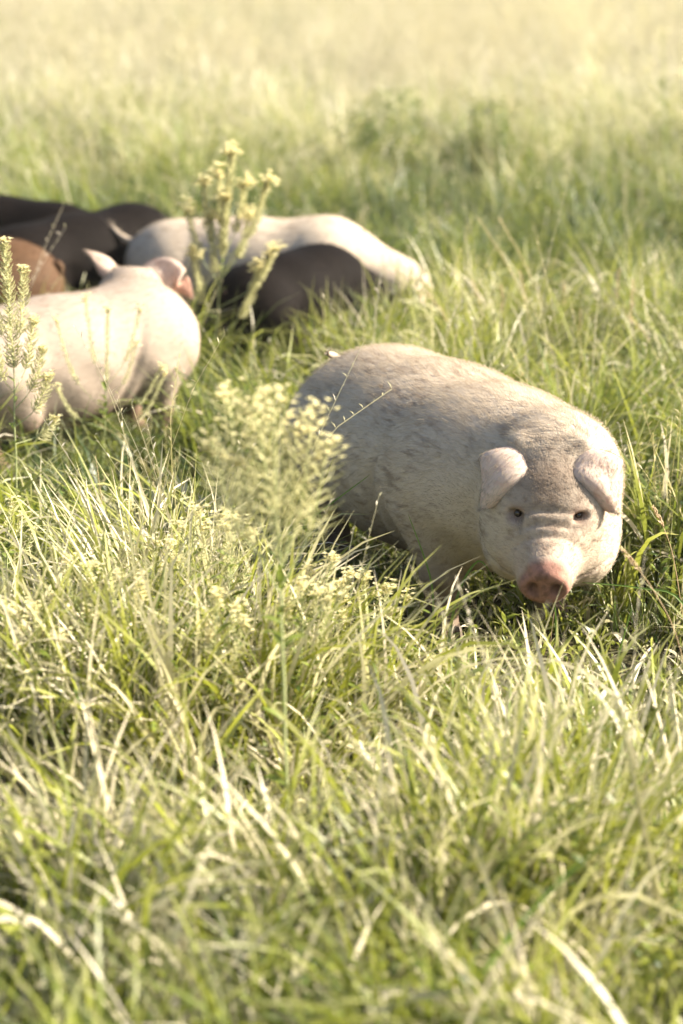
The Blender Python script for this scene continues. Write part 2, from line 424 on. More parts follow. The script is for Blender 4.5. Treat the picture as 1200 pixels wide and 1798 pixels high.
LOP = ((0.090, 0.100, 0.235), (0.172, 0.182, 0.080), (0.30, -0.94, 0.10), (0.70, -0.68, -0.12), 0.104, 0.80)
HANG = ((-0.010, 0.20, 0.200), (-0.060, 0.310, 0.030), (0.10, -0.30, 0.90), (0.15, -0.75, 0.30), 0.105, -0.10)
PRICK = ((-0.010, 0.130, 0.240), (-0.020, 0.240, 0.275), (0.45, -0.85, 0.10), (0.60, -0.60, 0.10), 0.058, 0.30)
class Pig:
    """local frame: faces +X, Z up, stands on Z=0"""
    def __init__(s, head_pos=(0.80, 0, 0.53), yaw=0.0, pitch=45, roll=0.0, fat=1.0, length=1.0, detail=True,
                 legs=((0.42, -0.17, 0.0), (0.40, 0.17, 0.0), (-0.60, -0.17, 0.0), (-0.60, 0.17, 0.0)), hs=1.0):
        s.H = np.array(head_pos, np.float32); s.hs = hs
        s.R = np.array(Euler((rad(roll), rad(pitch), rad(yaw)), 'XYZ').to_matrix(), np.float32)   # columns: f, side, up
        s.fat, s.len, s.detail, s.legs = fat, length, detail, legs
    def h2p(s, q): return (s.R @ (np.asarray(q, np.float32) * s.hs)) + s.H
    def sdf(s, p):
        L, w = s.len, s.fat
        d = sd_ell(p, (-0.60 * L, 0, 0.485), (0.35 * L, 0.31 * w, 0.298))
        d = smin(d, sd_ell(p, (-0.10 * L, 0, 0.510), (0.60 * L, 0.345 * w, 0.308)), 0.12)
        d = smin(d, sd_ell(p, (0.36 * L, 0, 0.545), (0.34, 0.315 * w, 0.275)), 0.12)
        d = smin(d, sd_ell(p, (-0.18 * L, 0, 0.375), (0.52 * L, 0.28 * w, 0.215)), 0.10)
        # neck
        nb = s.h2p((-0.05, 0, 0.0))
        d = smin(d, sd_cone(p, (0.42 * L, 0, 0.535), nb, 0.255, 0.195 * s.hs), 0.13)
        d = smin(d, sd_cone(p, (0.50 * L, 0, 0.42), s.h2p((0.0, 0, -0.07)), 0.17, 0.11 * s.hs), 0.08)
        # head
        q = (p - s.H) @ s.R / s.hs
        qm = q.copy(); qm[..., 1] = np.abs(qm[..., 1])
        hd = sd_ell(q, (0.02, 0, 0.02), (0.20, 0.165, 0.150))
        hd = smin(hd, sd_cone(qm, (-0.045, 0.075, 0.09), (-0.005, 0.088, 0.158), 0.055, 0.030), 0.05)   # ear roots
        hd = smin(hd, sd_ell(qm, (0.09, 0.092, -0.060), (0.165, 0.100, 0.135)), 0.07)         # jowls
        hd = smin(hd, sd_ell(qm, (0.125, 0.075, 0.062), (0.085, 0.062, 0.055)), 0.05)        # brow
        hd = smin(hd, sd_cone(q, (0.12, 0, 0.010), (0.325, 0, -0.008), 0.142, 0.078), 0.06)   # muzzle
        hd = smin(hd, sd_cone(q, (0.10, 0, -0.10), (0.272, 0, -0.088), 0.105, 0.052), 0.04)   # lower jaw
        if s.detail:
            disc = smax(sd_ell(q, (0.372, 0, 0.004), (0.050, 0.068, 0.052)), q[..., 0] + 0.12 * q[..., 2] - 0.396, 0.010)
            disc = smax(disc, 0.352 - q[..., 0], 0.008)
            hd = smin(hd, disc, 0.008)                                                        # snout disc with its rim
            hd = smin(hd, sd_ell(q, (0.335, 0, 0.052), (0.05, 0.045, 0.022)), 0.03)
            nose = qm - np.float32((0.404, 0.031, 0.008))
            hd = smax(hd, -(_len(nose * np.float32((0.7, 1.15, 0.85))) - 0.0175), 0.008)             # nostrils
            for k, (fx, dz) in enumerate(((0.275, 0.0), (0.245, 0.0), (0.212, 0.0))):         # wrinkles over the muzzle
                hd = hd + 0.0075 * np.exp(-((q[..., 0] - fx + 0.9 * q[..., 1] ** 2) / 0.010) ** 2) * (q[..., 2] > 0) * np.exp(-(q[..., 1] / 0.09) ** 2)
            hd = smax(hd, -(sd_ell(qm, (0.205, 0.083, 0.096), (0.026, 0.022, 0.011))), 0.016)           # eye socket
            mouth = np.abs(q[..., 2] + 0.062 - 0.25 * np.clip(0.30 - q[..., 0], 0, 0.3) * 0.15)
            gr = np.exp(-(mouth / 0.006) ** 2) * (q[..., 0] > 0.14)
            hd = hd + 0.008 * gr
        else:
            hd = smin(hd, sd_ell(q, (0.37, 0, 0.0), (0.036, 0.075, 0.062)), 0.02)
        d = smin(d, hd, 0.032)
        # legs
        for i, (lx, ly, sw) in enumerate(s.legs):
            sg = 1 if ly > 0 else -1
            if i < 2:
                d = smin(d, sd_cone(p, (lx * L - 0.03, ly, 0.44), (lx * L + 0.01 + sw * .4, ly * 1.0, 0.235), 0.135, 0.072), 0.07)
                d = smin(d, sd_cone(p, (lx * L + 0.01 + sw * .4, ly, 0.235), (lx * L + sw, ly, 0.085), 0.070, 0.050), 0.03)
                d = smin(d, sd_cone(p, (lx * L + sw, ly, 0.085), (lx * L + sw + 0.03, ly, 0.045), 0.050, 0.052), 0.02)
            else:
                d = smin(d, sd_cone(p, (lx * L + 0.02, ly * 0.95, 0.47), (lx * L + 0.10 + sw * .3, ly * 1.05, 0.32), 0.20, 0.12), 0.08)
                d = smin(d, sd_cone(p, (lx * L + 0.08 + sw * .3, ly * 1.03, 0.33), (lx * L - 0.06 + sw * .8, ly, 0.225), 0.115, 0.062), 0.05)
                d = smin(d, sd_cone(p, (lx * L - 0.06 + sw * .8, ly, 0.225), (lx * L - 0.02 + sw, ly, 0.085), 0.060, 0.046), 0.03)
                d = smin(d, sd_cone(p, (lx * L - 0.02 + sw, ly, 0.085), (lx * L + 0.01 + sw, ly, 0.045), 0.048, 0.050), 0.02)
        if s.detail:   # soft folds of skin behind the shoulder and on the neck
            x = p[..., 0] / L
            sd = np.clip(np.abs(p[..., 1]) / 0.25, 0, 1)
            d = d + 0.018 * np.exp(-((x - 0.16 - 0.35 * (p[..., 2] - 0.45)) / 0.035) ** 2) * sd * np.exp(-((p[..., 2] - 0.42) / 0.22) ** 2)
            d = d + 0.014 * np.exp(-((x + 0.40 + 0.25 * (p[..., 2] - 0.4)) / 0.04) ** 2) * sd * np.exp(-((p[..., 2] - 0.36) / 0.18) ** 2)
            d = d + 0.004 * np.sin(p[..., 0] * 23 + p[..., 2] * 9 + np.sin(p[..., 2] * 13) * 1.5) * np.exp(-((p[..., 2] - 0.35) / 0.25) ** 2)
        return d
    def body(s, name, mat, h):
        V, F = surface_nets(s.sdf, (-1.15, -0.62, 0.0), (1.45, 0.62, 1.05), h)
        V, N = settle(s.sdf, V)
        q = (V - s.H) @ s.R / s.hs
        snout = np.clip((q[:, 0] - 0.334) / 0.030, 0, 1) * (np.abs(q[:, 1]) < 0.12) * np.clip((q[:, 2] + 0.058) / 0.008, 0, 1)
        qa = q.copy(); qa[:, 1] = np.abs(qa[:, 1])
        eye = np.exp(-(_len(qa - np.float32((0.200, 0.083, 0.096))) / 0.026) ** 2) * 0.75
        muz = np.clip((q[:, 0] - 0.20) / 0.12, 0, 1) * 0.28 * (np.abs(q[:, 1]) < 0.14) * (np.abs(q[:, 2]) < 0.15)
        nos = np.exp(-(_len((qa - np.float32((0.388, 0.031, 0.008))) * np.float32((1, 1.3, 0.9))) / 0.017) ** 2)
        tear = 0.6 * np.exp(-(_len((qa - np.float32((0.238, 0.074, 0.085))) * np.float32((0.7, 1.4, 1))) / 0.016) ** 2)
        mouth = 0.55 * np.exp(-((q[:, 2] + 0.062) / 0.007) ** 2) * (q[:, 0] > 0.17) * (np.abs(q[:, 1]) < 0.13)
        inhead = _len(q) < 0.5
        headm = np.clip((0.34 - _len(q - np.float32((0.13, 0, -0.02)))) / 0.06, 0, 1)
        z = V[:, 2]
        mud_shade = np.clip((0.36 - z) / 0.20, 0, 1) * (1 - 0.9 * headm)
        mud_shade = np.maximum(mud_shade, 0.9 * np.clip(-N[:, 2] - 0.35, 0, 1) * (z < 0.42) * (1 - 0.9 * headm))  # underside: mud together with painted belly shade
        brow = 0.9 * np.exp(-(_len((q - np.float32((0.13, 0, 0.14))) * np.float32((0.8, 0.85, 1))) / 0.095) ** 2)  # forehead darkened by colour, standing in for the ears' shadow
        mud_shade = np.maximum(mud_shade, brow)
        pink = np.maximum(np.maximum(snout * 0.95, eye), muz) * inhead
        dark = np.maximum(np.maximum(nos, tear * 0.8), mouth) * inhead if s.detail else nos * inhead
        s.V, s.N, s.F, s.grime = V, N, F, mud_shade
        return mesh_from(name, V, F, mat, True, {'pink': pink, 'mud_shade': mud_shade, 'dark': dark})
    def ear(s, sg, mat, shape=None):
        """a cupped flap along P0-P1-P2 with its width along Wa..Wb; sg=-1 the pig's right ear"""
        n, m = 18, 15
        P1, P2, Wa, Wb, W0, curl = shape or LOP
        P0 = np.array((-0.030, 0.080, 0.122)); P1, P2, Wa, Wb = map(np.array, (P1, P2, Wa, Wb))
        out = []; pink = []
        for i in range(n):
            t = i / (n - 1)
            c = P0 * (1 - t) ** 2 + 2 * P1 * t * (1 - t) + P2 * t * t
            tan = 2 * (1 - t) * (P1 - P0) + 2 * t * (P2 - P1); tan /= np.linalg.norm(tan)
            Wd = Wa * (1 - t) + Wb * t
            Wd -= tan * Wd.dot(tan); Wd /= np.linalg.norm(Wd)
            nn = np.cross(Wd, tan)
            if nn[2] < 0: nn = -nn
            wd = W0 * max(1 - t ** 3.4, 0.0) ** 0.62 * (0.62 + 0.55 * math.sin(math.pi * min(0.08 + t * 1.05, 1)))
            row = []
            for j in range(m):
                v = -1 + 2 * j / (m - 1)
                cup = -0.34 * v * v * (1 - 0.25 * t) - curl * max(v, 0) ** 3 * (0.6 + 0.6 * t) + 0.05 * math.sin(9 * t + 5 * v)
                row.append(c + Wd * wd * v * (1 - 0.20 * abs(v) ** 3) + nn * cup * wd)
            out.append(row)
        out = np.array(out)
        # thickness
        du = np.gradient(out, axis=0); dv = np.gradient(out, axis=1)
        nm = np.cross(dv, du); nm /= np.linalg.norm(nm, axis=2)[..., None] + 1e-9
        if nm[n // 2, m // 2, 2] < 0: nm = -nm
        edge = np.minimum(1, np.minimum(np.minimum(np.arange(m), m - 1 - np.arange(m))[None, :] / 2.0, (n - 1 - np.arange(n))[:, None] / 2.0) + 0.35)
        th = 0.0042 * edge + 0.006 * np.linspace(1, 0, n)[:, None] ** 3
        A = out + nm * th[..., None]; B = out - nm * th[..., None]
        V = np.concatenate((A.reshape(-1, 3), B.reshape(-1, 3)))
        V[:, 1] *= sg
        W = np.array([s.h2p(v) for v in V])
        F = []; off = n * m
        for i in range(n - 1):
            for j in range(m - 1):
                a = i * m + j
                F.append((a, a + 1, a + m + 1, a + m)); F.append((off + a, off + a + m, off + a + m + 1, off + a + 1))
        for i in range(n - 1):
            for j in (0, m - 1):
                a = i * m + j; F.append((a, a + m, off + a + m, off + a))
        for j in range(m - 1):
            a = (n - 1) * m + j; F.append((a, a + 1, off + a + 1, off + a))
        if sg < 0: F = [f[::-1] for f in F]
        pink = np.concatenate((np.zeros(off), np.ones(off)))
        return mesh_from('ear', W, F, mat, True, {'pink': pink})
    def hairs(s, count, mat, length=0.026, r=0.00035, seed=1):
        rng = np.random.default_rng(seed)
        tri = np.concatenate((s.F[:, [0, 1, 2]], s.F[:, [0, 2, 3]]))
        A, B, C = s.V[tri[:, 0]], s.V[tri[:, 1]], s.V[tri[:, 2]]
        ar = _len(np.cross(B - A, C - A)); 
        k = rng.choice(len(tri), count, p=ar / ar.sum())
        u, v = rng.random((2, count)); sw = u + v > 1; u[sw] = 1 - u[sw]; v[sw] = 1 - v[sw]
        P = A[k] + u[:, None] * (B - A)[k] + v[:, None] * (C - A)[k]
        Nn = s.N[tri[k, 0]]
        q = (P - s.H) @ s.R / s.hs
        face = np.clip((q[:, 0] + 0.05) / 0.12, 0, 1)
        ok = ~((q[:, 0] > 0.345)) & (P[:, 2] > 0.24 + 0.06 * rng.random(count))
        flow = np.array((-0.85, 0, -0.45))[None] * (1 - face[:, None]) + (-s.R[:, 0])[None] * face[:, None]
        flow = flow + rng.normal(0, 0.16, (count, 3)) + 0.35 * np.stack((np.sin(P[:, 2] * 17 + P[:, 0] * 5), np.zeros(count), np.cos(P[:, 0] * 14 + P[:, 2] * 6)), -1) * 0.5
        flow -= Nn * (flow * Nn).sum(1)[:, None]; flow /= _len(flow)[:, None] + 1e-9
        ln = length * (0.6 + 0.8 * rng.random(count)) * (1 - 0.55 * face) * (1 + 0.35 * (Nn[:, 2] > 0.7))
        lift = 0.30 + 0.22 * rng.random(count)
        d0 = flow + Nn * lift[:, None]; d0 /= _len(d0)[:, None]
        d1 = flow + Nn * (lift * 0.2)[:, None]; d1 /= _len(d1)[:, None]
        pts = np.stack((P - Nn * 0.002, P + d0 * (ln * 0.5)[:, None], P + d0 * (ln * 0.5)[:, None] + d1 * (ln * 0.5)[:, None]), 1)[ok]
        cv = bpy.data.hair_curves.new('bristles'); cv.add_curves([3] * len(pts))
        cv.attributes['position'].data.foreach_set('vector', pts.astype(np.float32).ravel())
        ra = cv.attributes.get('radius') or cv.attributes.new('radius', 'FLOAT', 'POINT')
        ra.data.foreach_set('value', np.tile(np.float32((r, r * 0.85, r * 0.25)), len(pts)))
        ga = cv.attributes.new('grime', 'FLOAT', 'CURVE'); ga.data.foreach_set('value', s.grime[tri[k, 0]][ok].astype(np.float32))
        cv.materials.append(mat)
        return cv

def ear_hairs(me, root_dir, mat, count=2600, length=0.016, r=0.00028, seed=2):
    rng = np.random.default_rng(seed)
    V = np.array([v.co for v in me.vertices]); N = np.array([v.normal for v in me.vertices])
    k = rng.integers(0, len(me.polygons), count)
    idx = np.array([me.polygons[int(i)].vertices[:4] for i in k])
    w = rng.dirichlet((1, 1, 1, 1), count)[..., None]
    P = (V[idx] * w).sum(1); Nn = (N[idx] * w).sum(1); Nn /= _len(Nn)[:, None] + 1e-9
    flow = np.asarray(root_dir)[None] + rng.normal(0, 0.35, (count, 3)); flow -= Nn * (flow * Nn).sum(1)[:, None]; flow /= _len(flow)[:, None] + 1e-9
    ln = length * rng.uniform(0.5, 1.3, count)
    pts = np.stack((P, P + (flow + Nn * 0.35) * (ln * 0.5)[:, None], P + (flow + Nn * 0.22) * ln[:, None]), 1)
    cv = bpy.data.hair_curves.new('ear_hair'); cv.add_curves([3] * count)
    cv.attributes['position'].data.foreach_set('vector', pts.astype(np.float32).ravel())
    ra = cv.attributes.get('radius') or cv.attributes.new('radius', 'FLOAT', 'POINT')
    ra.data.foreach_set('value', np.tile(np.float32((r, r * 0.85, r * 0.25)), count))
    cv.attributes.new('grime', 'FLOAT', 'CURVE')
    cv.materials.append(mat)
    return cv
def hoof_mesh():
    V = []; F = []
    for sg in (-1, 1):
        n = 10; b = len(V)
        for zi, (z, k) in enumerate(((0.0, 1.0), (0.025, 0.95), (0.055, 0.78), (0.068, 0.6))):
            for i in range(n):
                a = 2 * math.pi * i / n
                V.append((0.015 + 0.055 * k * math.cos(a) * (1.25 if math.cos(a) > 0 else 0.8) + 0.02 * (1 - k), sg * 0.028 + 0.025 * k * math.sin(a), z))
        for zi in range(3):
            for i in range(n):
                j = (i + 1) % n
                F.append((b + zi * n + i, b + zi * n + j, b + (zi + 1) * n + j, b + (zi + 1) * n + i))
        F.append(tuple(b + 3 * n + i for i in range(n))); F.append(tuple(b + n - 1 - i for i in range(n)))
    return mesh_from('hoof', V, F, M['hoof'], False)
HOOF = hoof_mesh()

def tail_mesh(L, mat, d1, d2):
    """short tapering tail with a tuft of hair at its end"""
    p0 = np.array((-0.84 * L, 0, 0.60)); p1 = np.array((-0.925 * L, 0, 0.635))
    c = np.stack([p0, p1, p1 + np.array(d1), p1 + np.array(d2)])
    t = np.linspace(0, 3, 16); k = np.clip(t.astype(int), 0, 2); f = (t - k)[:, None]
    g = lambda i: c[np.clip(i, 0, 3)]
    pts = 0.5 * (2 * g(k) + (g(k + 1) - g(k - 1)) * f + (2 * g(k - 1) - 5 * g(k) + 4 * g(k + 1) - g(k + 2)) * f ** 2 + (3 * g(k) - g(k - 1) - 3 * g(k + 1) + g(k + 2)) * f ** 3)
    b = MB(); b.tube(pts, np.linspace(0.034, 0.009, 16) * (1 + 0.08 * np.sin(np.arange(16) * 1.7)), 10)
    rng = np.random.default_rng(4); T = pts[-1] - pts[-3]; T /= np.linalg.norm(T)
    for q in range(46):
        p = pts[rng.integers(9, 16)]
        e = p + (T + rng.normal(0, 0.42, 3)) * rng.uniform(0.03, 0.06)
        b.blade(np.stack((p, (p + e) / 2 + rng.normal(0, 0.003, 3), e)), 0.0022, rng.uniform(0, 6.28))
    me = b.mesh('tail', mat)
    for k, v in (('pink', 0.0), ('mud_shade', 0.12), ('dark', 0.0)): me.attributes.new(k, 'FLOAT', 'POINT').data.foreach_set('value', np.full(len(me.vertices), v, np.float32))
    return me

def eye_meshes():
    n, m = 10, 7; V = []; F = []
    for i in range(m):
        th = math.pi * i / (m - 1)
        for j in range(n):
            ph = 2 * math.pi * j / n
            V.append((0.0125 * math.sin(th) * math.cos(ph), 0.0125 * math.sin(th) * math.sin(ph), 0.013 * math.cos(th)))
    for i in range(m - 1):
        for j in range(n):
            k = (j + 1) % n; F.append((i * n + j, i * n + k, (i + 1) * n + k, (i + 1) * n + j))
    return mesh_from('eye', V, F, M['eye'])
EYE = eye_meshes()

def assemble(pig, label, group, loc, heading, mats, h, hair=None, scale=1.0, body_me=None, ears=(None, None), tail=((-0.005, 0.0, -0.06), (0.03, 0.02, -0.15))):
    root = bpy.data.objects.new('pig', None); COL.objects.link(root)
    root.location = loc; root.rotation_euler = (0, 0, heading); root.scale = (scale,) * 3
    tag(root, label, 'pig', group)
    hide, earm, hairm = mats
    put('body', pig.body('body', hide, h) if body_me is None else body_me, root)
    for sg, e in ((-1, ears[0]), (1, ears[1])):
        em = pig.ear(sg, earm, e); eo = put('ear', em, root)
        if hair and hair[0] > 12000:
            d = pig.h2p((0.15, sg * 0.21, 0.06)) - pig.h2p((-0.03, sg * 0.08, 0.12)); d /= np.linalg.norm(d)
            put('ear_hair', ear_hairs(em, d, hairm, seed=5 + sg), eo)['kind'] = 'stuff'
        put('eye', EYE, root, tuple(pig.h2p((0.190, sg * 0.0805, 0.090))))
    for i, (lx, ly, sw) in enumerate(pig.legs):
        hx = lx * pig.len + sw + (0.03 if i < 2 else 0.01)
        put('hoof', HOOF, root, (hx - 0.01, ly, 0.0))
    tl = put('tail', tail_mesh(pig.len, hide, *tail), root)
    if hair:
        o = put('bristles', pig.hairs(hair[0], hairm, *hair[1:]), root); o['kind'] = 'stuff'
    return root

WHITE = (M['pig_white'], M['ear_white'], M['hair_white'])
PINKISH = (M['pig_pink'], M['ear_white'], M['hair_pink'])
BLACK = (M['pig_black'], M['ear_black'], M['hair_black'])
BROWN = (M['pig_brown'], M['ear_brown'], M['hair_brown'])
G_PIGS = 'pigs grazing in the meadow'
PIG_SPOTS = []       # footprints: keeps tall grass from growing through the animals

# the sow that looks at the viewer
main = Pig(head_pos=(0.75, 0.035, 0.575), yaw=-27, pitch=29, length=1.0, hs=1.15, fat=1.15,
           legs=((0.42, -0.20, 0.0), (0.40, 0.20, 0.0), (-0.60, -0.19, 0.0), (-0.60, 0.19, 0.0)))
main_loc = (0.375, 8.10, 0.0); main_h = rad(-70)
assemble(main, 'large pale sow looking up with lop ears over a pink snout', G_PIGS, main_loc, main_h, WHITE, 0.0085,
         (70000, 0.026, 0.00032, 3), tail=((-0.05, -0.06, 0.04), (0.0, -0.12, 0.075)))
PIG_SPOTS.append((main_loc[0], main_loc[1], main_h, 1.0, 0.42, 1.0))

# the sunlit pig with its back turned
left = Pig(head_pos=(0.56, 0.32, 0.66), yaw=52, pitch=2, length=0.92, detail=True,
           legs=((0.40, -0.17, 0.02), (0.42, 0.17, 0.06), (-0.58, -0.17, -0.02), (-0.56, 0.17, 0.08)))
left_loc = (-1.15, 10.22, 0.0); left_h = rad(38)
assemble(left, 'pinkish white pig seen from behind, head turned away, ears raised', G_PIGS, left_loc, left_h, PINKISH, 0.012,
         (16000, 0.022, 0.0004, 4), 0.87, ears=(HANG, PRICK))
PIG_SPOTS.append((left_loc[0], left_loc[1], left_h, 0.9, 0.40, 1.0))

# grazing shapes of the pigs behind
graze = Pig(head_pos=(0.88, 0.0, 0.36), yaw=0, pitch=58, length=1.0)
gbody = graze.body('body', M['pig_white'], 0.014)
stocky = Pig(head_pos=(0.70, 0.0, 0.40), yaw=0, pitch=55, length=0.74)
sbody = stocky.body('body', M['pig_black'], 0.014)
def variant(me, mats):
    me = me.copy(); me.materials.clear(); me.materials.append(mats[0]); return me
def graze_pig(label, px, py, heading, mats, scale, hair=9000, seed=5, tail=((-0.005, 0.0, -0.06), (0.03, 0.02, -0.15)), shape=graze, me=gbody):
    g = ground(px, py)
    assemble(shape, label, G_PIGS, (g[0], g[1], 0), heading, mats, 0.014, (hair, 0.024, 0.0006, seed), scale, variant(me, mats), tail=tail)
    PIG_SPOTS.append((g[0], g[1], heading, 1.0 * scale * shape.len, 0.40 * scale, 1.0))
graze_pig('pale pig grazing side on behind a black pig, tail raised', 470, 600, rad(-12), WHITE, 0.82, 9000, 5, ((-0.07, 0.0, 0.04), (-0.12, 0.02, 0.085)))
graze_pig('stocky black pig rooting low in the grass before a pale pig', 515, 655, rad(50), BLACK, 0.75, 6000, 6, shape=stocky, me=sbody)
graze_pig('black pig with a long back behind the pale pig\'s tail', 160, 580, rad(46), BLACK, 0.80, 8000, 7)
graze_pig('black pig standing farthest back, beyond the other black pig', -30, 545, rad(160), BLACK, 0.82, 6000, 8)
graze_pig('rusty brown pig beside the pinkish white pig', -150, 640, rad(172), BROWN, 0.84, 9000, 9)

# ------------------------------------------------------------------ grass
def foot_mask(x, y, grow=0.0):
    """1 inside a pig's outline on the ground"""
    m = np.zeros(np.shape(x))
    for (cx, cy, hd, a, b, _) in PIG_SPOTS:
        dx, dy = x - cx, y - cy
        u = dx * math.cos(hd) + dy * math.sin(hd); v = -dx * math.sin(hd) + dy * math.cos(hd)
        r = np.sqrt(((u - 0.05) / (a + grow)) ** 2 + (v / (b + grow)) ** 2)
        m = np.maximum(m, np.clip((1.15 - r) / 0.25, 0, 1))
    return m
def blob(x, y, px, py, rx, ry):
    g = ground(px, py)
    return np.exp(-(((x - g[0]) / rx) ** 2 + ((y - g[1]) / ry) ** 2))
def height_map(x, y):
    h = 0.29 + 0.0 * x
    h = h + 0.34 * blob(x, y, 200, 1290, 0.80, 0.62) - 0.10 * blob(x, y, 330, 930, 0.6, 0.5)          # tall stand before the sow's flank
    h = h + 0.20 * blob(x, y, 1180, 1650, 0.5, 0.6)
    h = h + 0.14 * blob(x, y, 1080, 720, 1.5, 1.1) + 0.10 * blob(x, y, 1250, 1000, 0.5, 0.8)
    h = h - 0.10 * blob(x, y, 700, 1560, 0.7, 0.30)
    h = h + 0.12 * blob(x, y, 735, 655, 0.40, 0.45) + 0.07 * blob(x, y, 560, 700, 0.6, 0.35)
    h = h - 0.07 * blob(x, y, 200, 850, 0.9, 0.7)
    h = h + np.clip((y - 14) / 14, 0, 1) * 0.20
    h = h * (0.30 + 0.85 * vnoise(x, y, 0.8) + 0.65 * vnoise(x, y, 0.24))
    pk = np.clip((vnoise(x + 3.7, y + 9.1, 0.42) - 0.22) / 0.30, 0, 1)            # hollows where the grass lies low
    h = h * (0.30 + 0.70 * pk * pk * (3 - 2 * pk)) * 1.08
    h = h * (1 - 0.88 * np.minimum(1, 1.35 * blob(x, y, 890, 1200, 0.66, 0.68)))     # cropped by the sow
    return np.clip(h, 0.05, 1.0)


def ribbons(base, az, L, lean, bend, width, tint, dry, nseg=5, wob=None, twist=None, prof='blade'):
    """many curved ribbons at once -> vertices, quads, per-vertex tint / along / dry"""
    n = len(L); t = np.linspace(0, 1, nseg + 1)
    wob = np.zeros(n) if wob is None else wob; twist = np.zeros(n) if twist is None else twist
    A = lean[:, None] + bend[:, None] * t[None] ** 1.5
    Z = az[:, None] + wob[:, None] * t[None]
    T = np.stack((np.sin(A) * np.cos(Z), np.sin(A) * np.sin(Z), np.cos(A)), -1)
    step = T * (L / nseg)[:, None, None]; step[:, 0] = 0
    C = base[:, None, :] + np.cumsum(step, axis=1)
    S = np.stack((-np.sin(Z), np.cos(Z), np.zeros_like(Z)), -1)
    N = np.cross(T, S)
    w = twist[:, None] * (0.3 + t[None])
    S = S * np.cos(w)[..., None] + N * np.sin(w)[..., None]
    if prof == 'blade': pr = np.maximum((1 - t) ** 0.6 * (0.6 + 0.4 * np.clip(t * 5, 0, 1)), 0.03)
    elif prof == 'leaf': pr = np.maximum(np.sin(math.pi * np.clip(t * 0.9 + 0.06, 0, 1)), 0.04)
    else: pr = 1 - 0.5 * t
    hw = 0.5 * width[:, None] * pr[None]
    V = np.stack((C - S * hw[..., None], C + S * hw[..., None]), 2)            # n, seg+1, 2, 3
    m = 2 * (nseg + 1)
    q = np.array([(2 * i, 2 * i + 1, 2 * i + 3, 2 * i + 2) for i in range(nseg)])
    F = (np.arange(n)[:, None, None] * m + q[None]).reshape(-1, 4)
    rep = lambda x: np.repeat(x, m)
    return [V.reshape(-1, 3), F, rep(tint), np.tile(np.repeat(t, 2), n), rep(dry), C]
def join_ribbons(name, label, cat, parts, mat):
    V, F, ti, al, dr = [], [], [], [], []; o = 0
    for p in parts:
        V.append(p[0]); F.append(p[1] + o); ti.append(p[2]); al.append(p[3]); dr.append(p[4]); o += len(p[0])
    me = mesh_from(name, np.concatenate(V), np.concatenate(F), mat, True,
                   {'tint': np.concatenate(ti), 'along': np.concatenate(al), 'dry': np.concatenate(dr)})
    print(name, 'quads', len(me.polygons))
    return tag(put(name, me), label, cat, None, 'stuff')

def spots(y0, y1, dens, margin, rng, tuft=0.6, tuft_r=0.05, per=14):
    """random roots in the strip of meadow the photo looks along, most of them gathered in tufts"""
    wmax = y1 * 0.1445 + margin; area = (y1 - y0) * 2 * wmax; n = int(dens * area)
    nt = max(1, int(n * tuft / per))
    tx, ty = rng.uniform(-wmax, wmax, nt), rng.uniform(y0, y1, nt)
    k = rng.integers(0, nt, int(n * tuft))
    r = tuft_r * np.sqrt(rng.random(len(k))) * rng.uniform(0.4, 1.6, nt)[k]; a = rng.uniform(0, 6.283, len(k))
    x = np.concatenate((tx[k] + r * np.cos(a), rng.uniform(-wmax, wmax, n - len(k))))
    y = np.concatenate((ty[k] + r * np.sin(a), rng.uniform(y0, y1, n - len(k))))
    out = np.concatenate((a, rng.uniform(0, 6.283, n - len(k))))
    tv = np.concatenate((rng.random(nt)[k], rng.random(n - len(k))))        # one number per tuft
    keep = np.abs(x) < y * 0.1445 + margin
    return x[keep], y[keep], out[keep], tv[keep]
def root_z(x, y):
    near = np.clip(1 - (np.hypot(x, y - 10) - 15) / 30, 0, 1)
    return ground_z(x, y) * near - 0.012
def lodging(x, y):
    """the way the grass leans, patch by patch"""
    return 2 * math.pi * 1.4 * vnoise(x + 31, y, 1.1), np.clip(vnoise(x, y + 77, 0.55) * 1.5 - 0.35, 0, 1)
